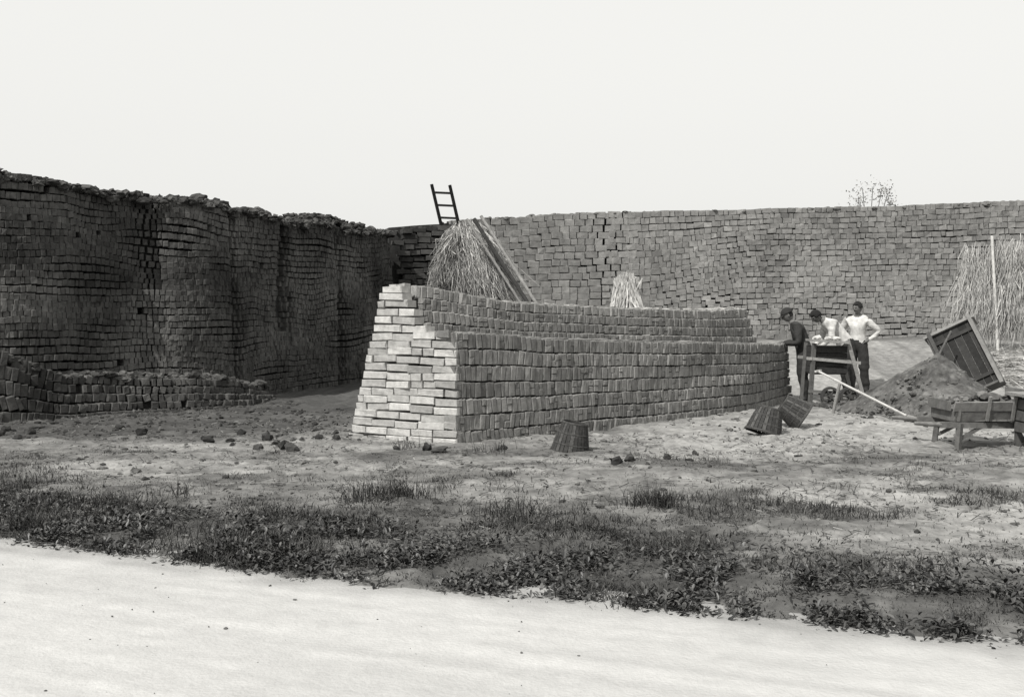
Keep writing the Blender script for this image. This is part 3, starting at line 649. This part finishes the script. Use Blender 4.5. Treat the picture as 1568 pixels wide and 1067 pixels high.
def person(name,loc,yaw,J,top,sleeve,headc,headpitch,headyaw,hat=None,vest=False,sc=1.0):
    root=empty(name,loc); root.rotation_euler=(0,0,yaw); root.scale=(sc,sc,sc)
    R={'pelvis':.15,'spine':.14,'chest':.155,'uchest':.13,'neck':.06,'hb':.055,'sh':.085,'ua':.072,'el':.062,'fa':.054,'wr':.034,'hip':.125,'th':.115,'kn':.095,'ca':.09,'an':.078,'toe':.04}
    V=[];E=[];RR=[];lab=[]
    def add(p,r_,par,l):
        V.append(Vector(p)); RR.append(r_); 
        if par is not None: E.append((par,len(V)-1)); lab.append(l)
        return len(V)-1
    p=add(J['pelvis'],R['pelvis'],None,''); s=add(J['spine'],R['spine'],p,'torso'); c=add(J['chest'],R['chest'],s,'torso'); u=add(J['uchest'],R['uchest'],c,'torso'); nk=add(J['neck'],R['neck'],u,'neck'); add(J['hb'],R['hb'],nk,'neck')
    hands=[]
    for sd in ('L','R'):
        a=add(J['sh'+sd],R['sh'],u,'torso'); e_=Vector(J['el'+sd]); w_=Vector(J['wr'+sd]); m=add(V[a].lerp(e_,.5),R['ua'],a,'uarm'); e=add(e_,R['el'],m,'uarm'); f=add(e_.lerp(w_,.45),R['fa'],e,'farm'); w=add(w_,R['wr'],f,'farm'); hands.append((e_,w_,sd))
        h=add(J['hip'+sd],R['hip'],p,'leg'); k_=Vector(J['kn'+sd]); an_=Vector(J['an'+sd]); m=add(V[h].lerp(k_,.45),R['th'],h,'leg'); k=add(k_,R['kn'],m,'leg'); m=add(k_.lerp(an_,.4),R['ca'],k,'leg'); an=add(an_,R['an'],m,'leg'); t=add(an_+Vector((.17,.015 if sd=='L' else -.015,-.045)),R['toe'],an,'foot')
    me=skin_mesh(V,E,RR,[0],3)
    me.materials.clear()
    for m in [top,M_trous,M_skin,M_shoe,M_vest]: me.materials.append(m)
    for pl in me.polygons:
        c=Vector(pl.center); best=min(range(len(E)),key=lambda i:segdist(c,V[E[i][0]],V[E[i][1]])/max(.04,.5*(RR[E[i][0]]+RR[E[i][1]])))
        l=lab[best]; mi={'torso':0,'uarm':0,'farm':0 if sleeve else 2,'neck':2,'leg':1,'foot':3}[l]
        if mi==2 and l=='neck' and (c-V[nk]).length>.075 and (c-V[5]).length>.10: mi=0
        if l=='torso' and (c-V[0]).length<.15: mi=1
        if l=='torso' and vest and mi==0: mi=4
        pl.material_index=mi; pl.use_smooth=True
    co=np.array([v.co[:] for v in me.vertices]); nr=np.array([v.normal[:] for v in me.vertices])
    co=co+nr*(.03*fbm(co[:,0]*9+co[:,1]*5,co[:,2]*13,2,3))[:,None]
    me.vertices.foreach_set('co',co.astype(np.float32).ravel()); me.update()
    at=me.attributes.new('tint','FLOAT','POINT'); at.data.foreach_set('value',np.full(len(me.vertices),.5,np.float32))
    ob=bpy.data.objects.new('body',me); scene.collection.objects.link(ob); ob.parent=root
    V=[];E=[];RR=[];roots=[]
    for e_,w_,sd in hands:
        d=(w_-e_).normalized(); d2=(d+Vector(J.get('hd'+sd,(0,0,0)))).normalized()
        side=d2.cross(Vector((0,0,1))); side=side.normalized() if side.length>.1 else Vector((0,1,0)); nrm=side.cross(d2)
        i0=len(V); roots.append(i0); V+= [w_-d*.01,w_+d2*.04,w_+d2*.085]; RR+=[.028,(.034),(.036)]; E+=[(i0,i0+1),(i0+1,i0+2)]
        for fi,(o,ln) in enumerate(((-.032,.072),(-.011,.082),(.011,.078),(.031,.06))):
            j=len(V); roots.append(j); b=w_+d2*.075+side*o; cd=(d2-nrm*.35).normalized(); ce=(d2-nrm*1.0).normalized()
            V+=[b,b+d2*ln*.35,b+d2*ln*.35+cd*ln*.35,b+d2*ln*.35+cd*ln*.35+ce*ln*.3]; RR+=[.010,.0095,.0085,.007]; E+=[(j,j+1),(j+1,j+2),(j+2,j+3)]
        sg=-1 if sd=='L' else 1; j=len(V); roots.append(j); b=w_+d2*.03+side*.02*sg
        V+=[b,b+side*.035*sg+d2*.025,b+side*.045*sg+d2*.055]; RR+=[.013,.011,.009]; E+=[(j,j+1),(j+1,j+2)]
    me=skin_mesh(V,E,RR,roots,1); me.materials.clear(); me.materials.append(M_skin)
    for pl in me.polygons: pl.use_smooth=True
    at=me.attributes.new('tint','FLOAT','POINT'); at.data.foreach_set('value',np.full(len(me.vertices),.5,np.float32))
    ob=bpy.data.objects.new('hands',me); scene.collection.objects.link(ob); ob.parent=root
    hd=empty('head',headc); hd.parent=root; hd.rotation_euler=(0,headpitch,headyaw)
    bm=bmesh.new(); bmesh.ops.create_uvsphere(bm,u_segments=32,v_segments=24,radius=1)
    for v in bm.verts:
        x,y,z=v.co; jaw=1-.28*max(0,-z)**1.2
        X=x*.098*(1-.12*max(0,-z)); Yv=y*.076*jaw; Zv=z*.118
        if x>0:
            X+=.026*math.exp(-((y/.16)**2+((z+.12)/.17)**2))
            X-=.010*sum(math.exp(-(((y-s)/.16)**2+((z-.08)/.11)**2)) for s in (-.38,.38))
            X+=.006*math.exp(-((y/.5)**2+((z-.24)/.1)**2))
            X+=.006*math.exp(-((y/.28)**2+((z+.46)/.07)**2))
            X+=.010*math.exp(-((y/.25)**2+((z+.78)/.16)**2))
        v.co=(X,Yv,Zv)
    for s in (-1,1):
        g=bmesh.ops.create_uvsphere(bm,u_segments=10,v_segments=8,radius=1)
        for v in g['verts']: v.co=Vector((v.co.x*.016-.004,s*.077+v.co.y*.008,v.co.z*.03-.005))
    me=bpy.data.meshes.new('face'); bm.to_mesh(me); bm.free(); me.materials.append(M_skin); me.materials.append(M_hair)
    for pl in me.polygons:
        pl.use_smooth=True; c=pl.center
        if (c.z>.045 and c.x<.085) or (c.x<-.02 and c.z>-.05) : pl.material_index=1
        for s in (-.029,.029):
            if c.x>.05 and abs(c.y-s)<.012 and abs(c.z-.009)<.007: pl.material_index=1
        if c.x>.06 and abs(c.y)<.02 and abs(c.z+.055)<.004: pl.material_index=1
    at=me.attributes.new('tint','FLOAT','POINT'); at.data.foreach_set('value',np.full(len(me.vertices),.5,np.float32))
    ob=bpy.data.objects.new('face',me); scene.collection.objects.link(ob); ob.parent=hd
    bm=bmesh.new(); bmesh.ops.create_uvsphere(bm,u_segments=28,v_segments=18,radius=1)
    bmesh.ops.delete(bm,geom=[v for v in bm.verts if v.co.z<(.12 if hat else -.02) or (not hat and v.co.x>.62 and v.co.z<.45)],context='VERTS')
    k=1.13 if hat=='cap' else 1.06
    for v in bm.verts:
        x,y,z=v.co
        v.co=(x*.104*k-.005,y*.083*k,z*.122*(1.0 if hat else 1.06)+ (.012 if hat else .0))
    if hat=='cap':
        vs=[]
        for i in range(9):
            a=-1.1+2.2*i/8; vs.append((bm.verts.new((.105*math.cos(a),.085*math.sin(a),.035)),bm.verts.new((.175*math.cos(a)**.5,.085*math.sin(a),.015))))
        for i in range(8): bm.faces.new((vs[i][0],vs[i][1],vs[i+1][1],vs[i+1][0]))
    me=bpy.data.meshes.new('cap'); bm.to_mesh(me); bm.free(); me.materials.append(M_jack if hat else M_hair)
    for pl in me.polygons: pl.use_smooth=True
    ob=bpy.data.objects.new('cap' if hat else 'hair',me); scene.collection.objects.link(ob); ob.parent=hd
    so=ob.modifiers.new('t','SOLIDIFY'); so.thickness=.006
    return root

stand=dict(pelvis=(0,0,.95),spine=(0,0,1.08),chest=(.01,0,1.27),uchest=(.0,0,1.40),neck=(.01,0,1.50),hb=(.03,0,1.56),
 shL=(0,.18,1.41),elL=(-.10,.37,1.19),wrL=(.02,.21,1.03),shR=(0,-.18,1.41),elR=(-.10,-.37,1.19),wrR=(.02,-.21,1.03),
 hipL=(0,.09,.90),knL=(.03,.13,.5),anL=(-.02,.15,.085),hipR=(0,-.09,.90),knR=(.03,-.11,.5),anR=(0,-.13,.085),hdL=(.2,-.6,0),hdR=(.2,.6,0))
person('standing_man',(6.62,21.0,.0),math.radians(-125),stand,M_shirt,True,(.045,0,1.645),.12,-.35)
bent=dict(pelvis=(0,0,.93),spine=(.12,0,1.06),chest=(.28,0,1.22),uchest=(.39,0,1.31),neck=(.47,0,1.37),hb=(.52,0,1.39),
 shL=(.36,.17,1.31),elL=(.40,.23,1.03),wrL=(.56,.14,.88),shR=(.36,-.17,1.31),elR=(.40,-.23,1.03),wrR=(.56,-.14,.90),
 hipL=(-.01,.09,.89),knL=(.10,.11,.5),anL=(.06,.12,.085),hipR=(-.01,-.09,.89),knR=(-.02,-.11,.5),anR=(-.14,-.13,.085),hdL=(0,0,-.4),hdR=(0,0,-.4))
person('bending_man',(6.12,20.0,.06),math.radians(185),bent,M_shirt,True,(.60,0,1.43),.7,.2,None,False)
lay=dict(pelvis=(0,0,.88),spine=(.03,0,1.0),chest=(.09,0,1.17),uchest=(.14,0,1.29),neck=(.19,0,1.37),hb=(.23,0,1.42),
 shL=(.13,.18,1.29),elL=(.12,.24,1.02),wrL=(.34,.12,1.0),shR=(.13,-.18,1.29),elR=(.12,-.25,1.02),wrR=(.34,-.14,1.02),
 hipL=(0,.09,.84),knL=(.05,.11,.47),anL=(-.05,.12,.085),hipR=(0,-.09,.84),knR=(.02,-.11,.47),anR=(-.1,-.13,.085),hdL=(.3,0,-.2),hdR=(.3,0,-.2))
person('stacking_man',(5.14,19.3,-.02),math.radians(172),lay,M_jack,True,(.285,0,1.49),.45,.1,'cap',sc=1.03)

# ================= LIGHT / WORLD / CAMERA =================
el=math.radians(50); az=Vector((-.62,-.785,0)).normalized()
sd=Vector((az.x*math.cos(el),az.y*math.cos(el),math.sin(el)))
sl=bpy.data.lights.new('sun','SUN'); sl.energy=4.8; sl.angle=math.radians(.6); sl.color=(1,.985,.95)
so=bpy.data.objects.new('sun',sl); so.rotation_euler=sd.to_track_quat('Z','Y').to_euler(); scene.collection.objects.link(so)
w=bpy.data.worlds.new('World'); scene.world=w; w.use_nodes=True; nt=w.node_tree; N=nt.nodes; Lk=nt.links
bg=N['Background']; sky=N.new('ShaderNodeTexSky'); sky.sky_type='NISHITA'; sky.sun_disc=False; sky.sun_elevation=el; sky.sun_rotation=math.atan2(az.x,az.y); sky.dust_density=5; sky.air_density=1.5; sky.ozone_density=1
hs=N.new('ShaderNodeHueSaturation'); hs.inputs['Saturation'].default_value=0.0
Lk.new(sky.outputs[0],hs.inputs['Color'])
mx=N.new('ShaderNodeMix'); mx.data_type='RGBA'; mx.inputs['Factor'].default_value=.78; mx.inputs['B'].default_value=(6.6,6.58,6.35,1)
Lk.new(hs.outputs[0],mx.inputs['A']); Lk.new(mx.outputs['Result'],bg.inputs['Color']); bg.inputs['Strength'].default_value=.15
cam=bpy.data.cameras.new('camera'); cam.lens=38.6; cam.sensor_width=36; cam.clip_end=3000; cam.clip_start=.05
co=bpy.data.objects.new('camera',cam); co.location=(0,0,1.6); co.rotation_euler=(math.radians(90-1.99),0,0); scene.collection.objects.link(co); scene.camera=co
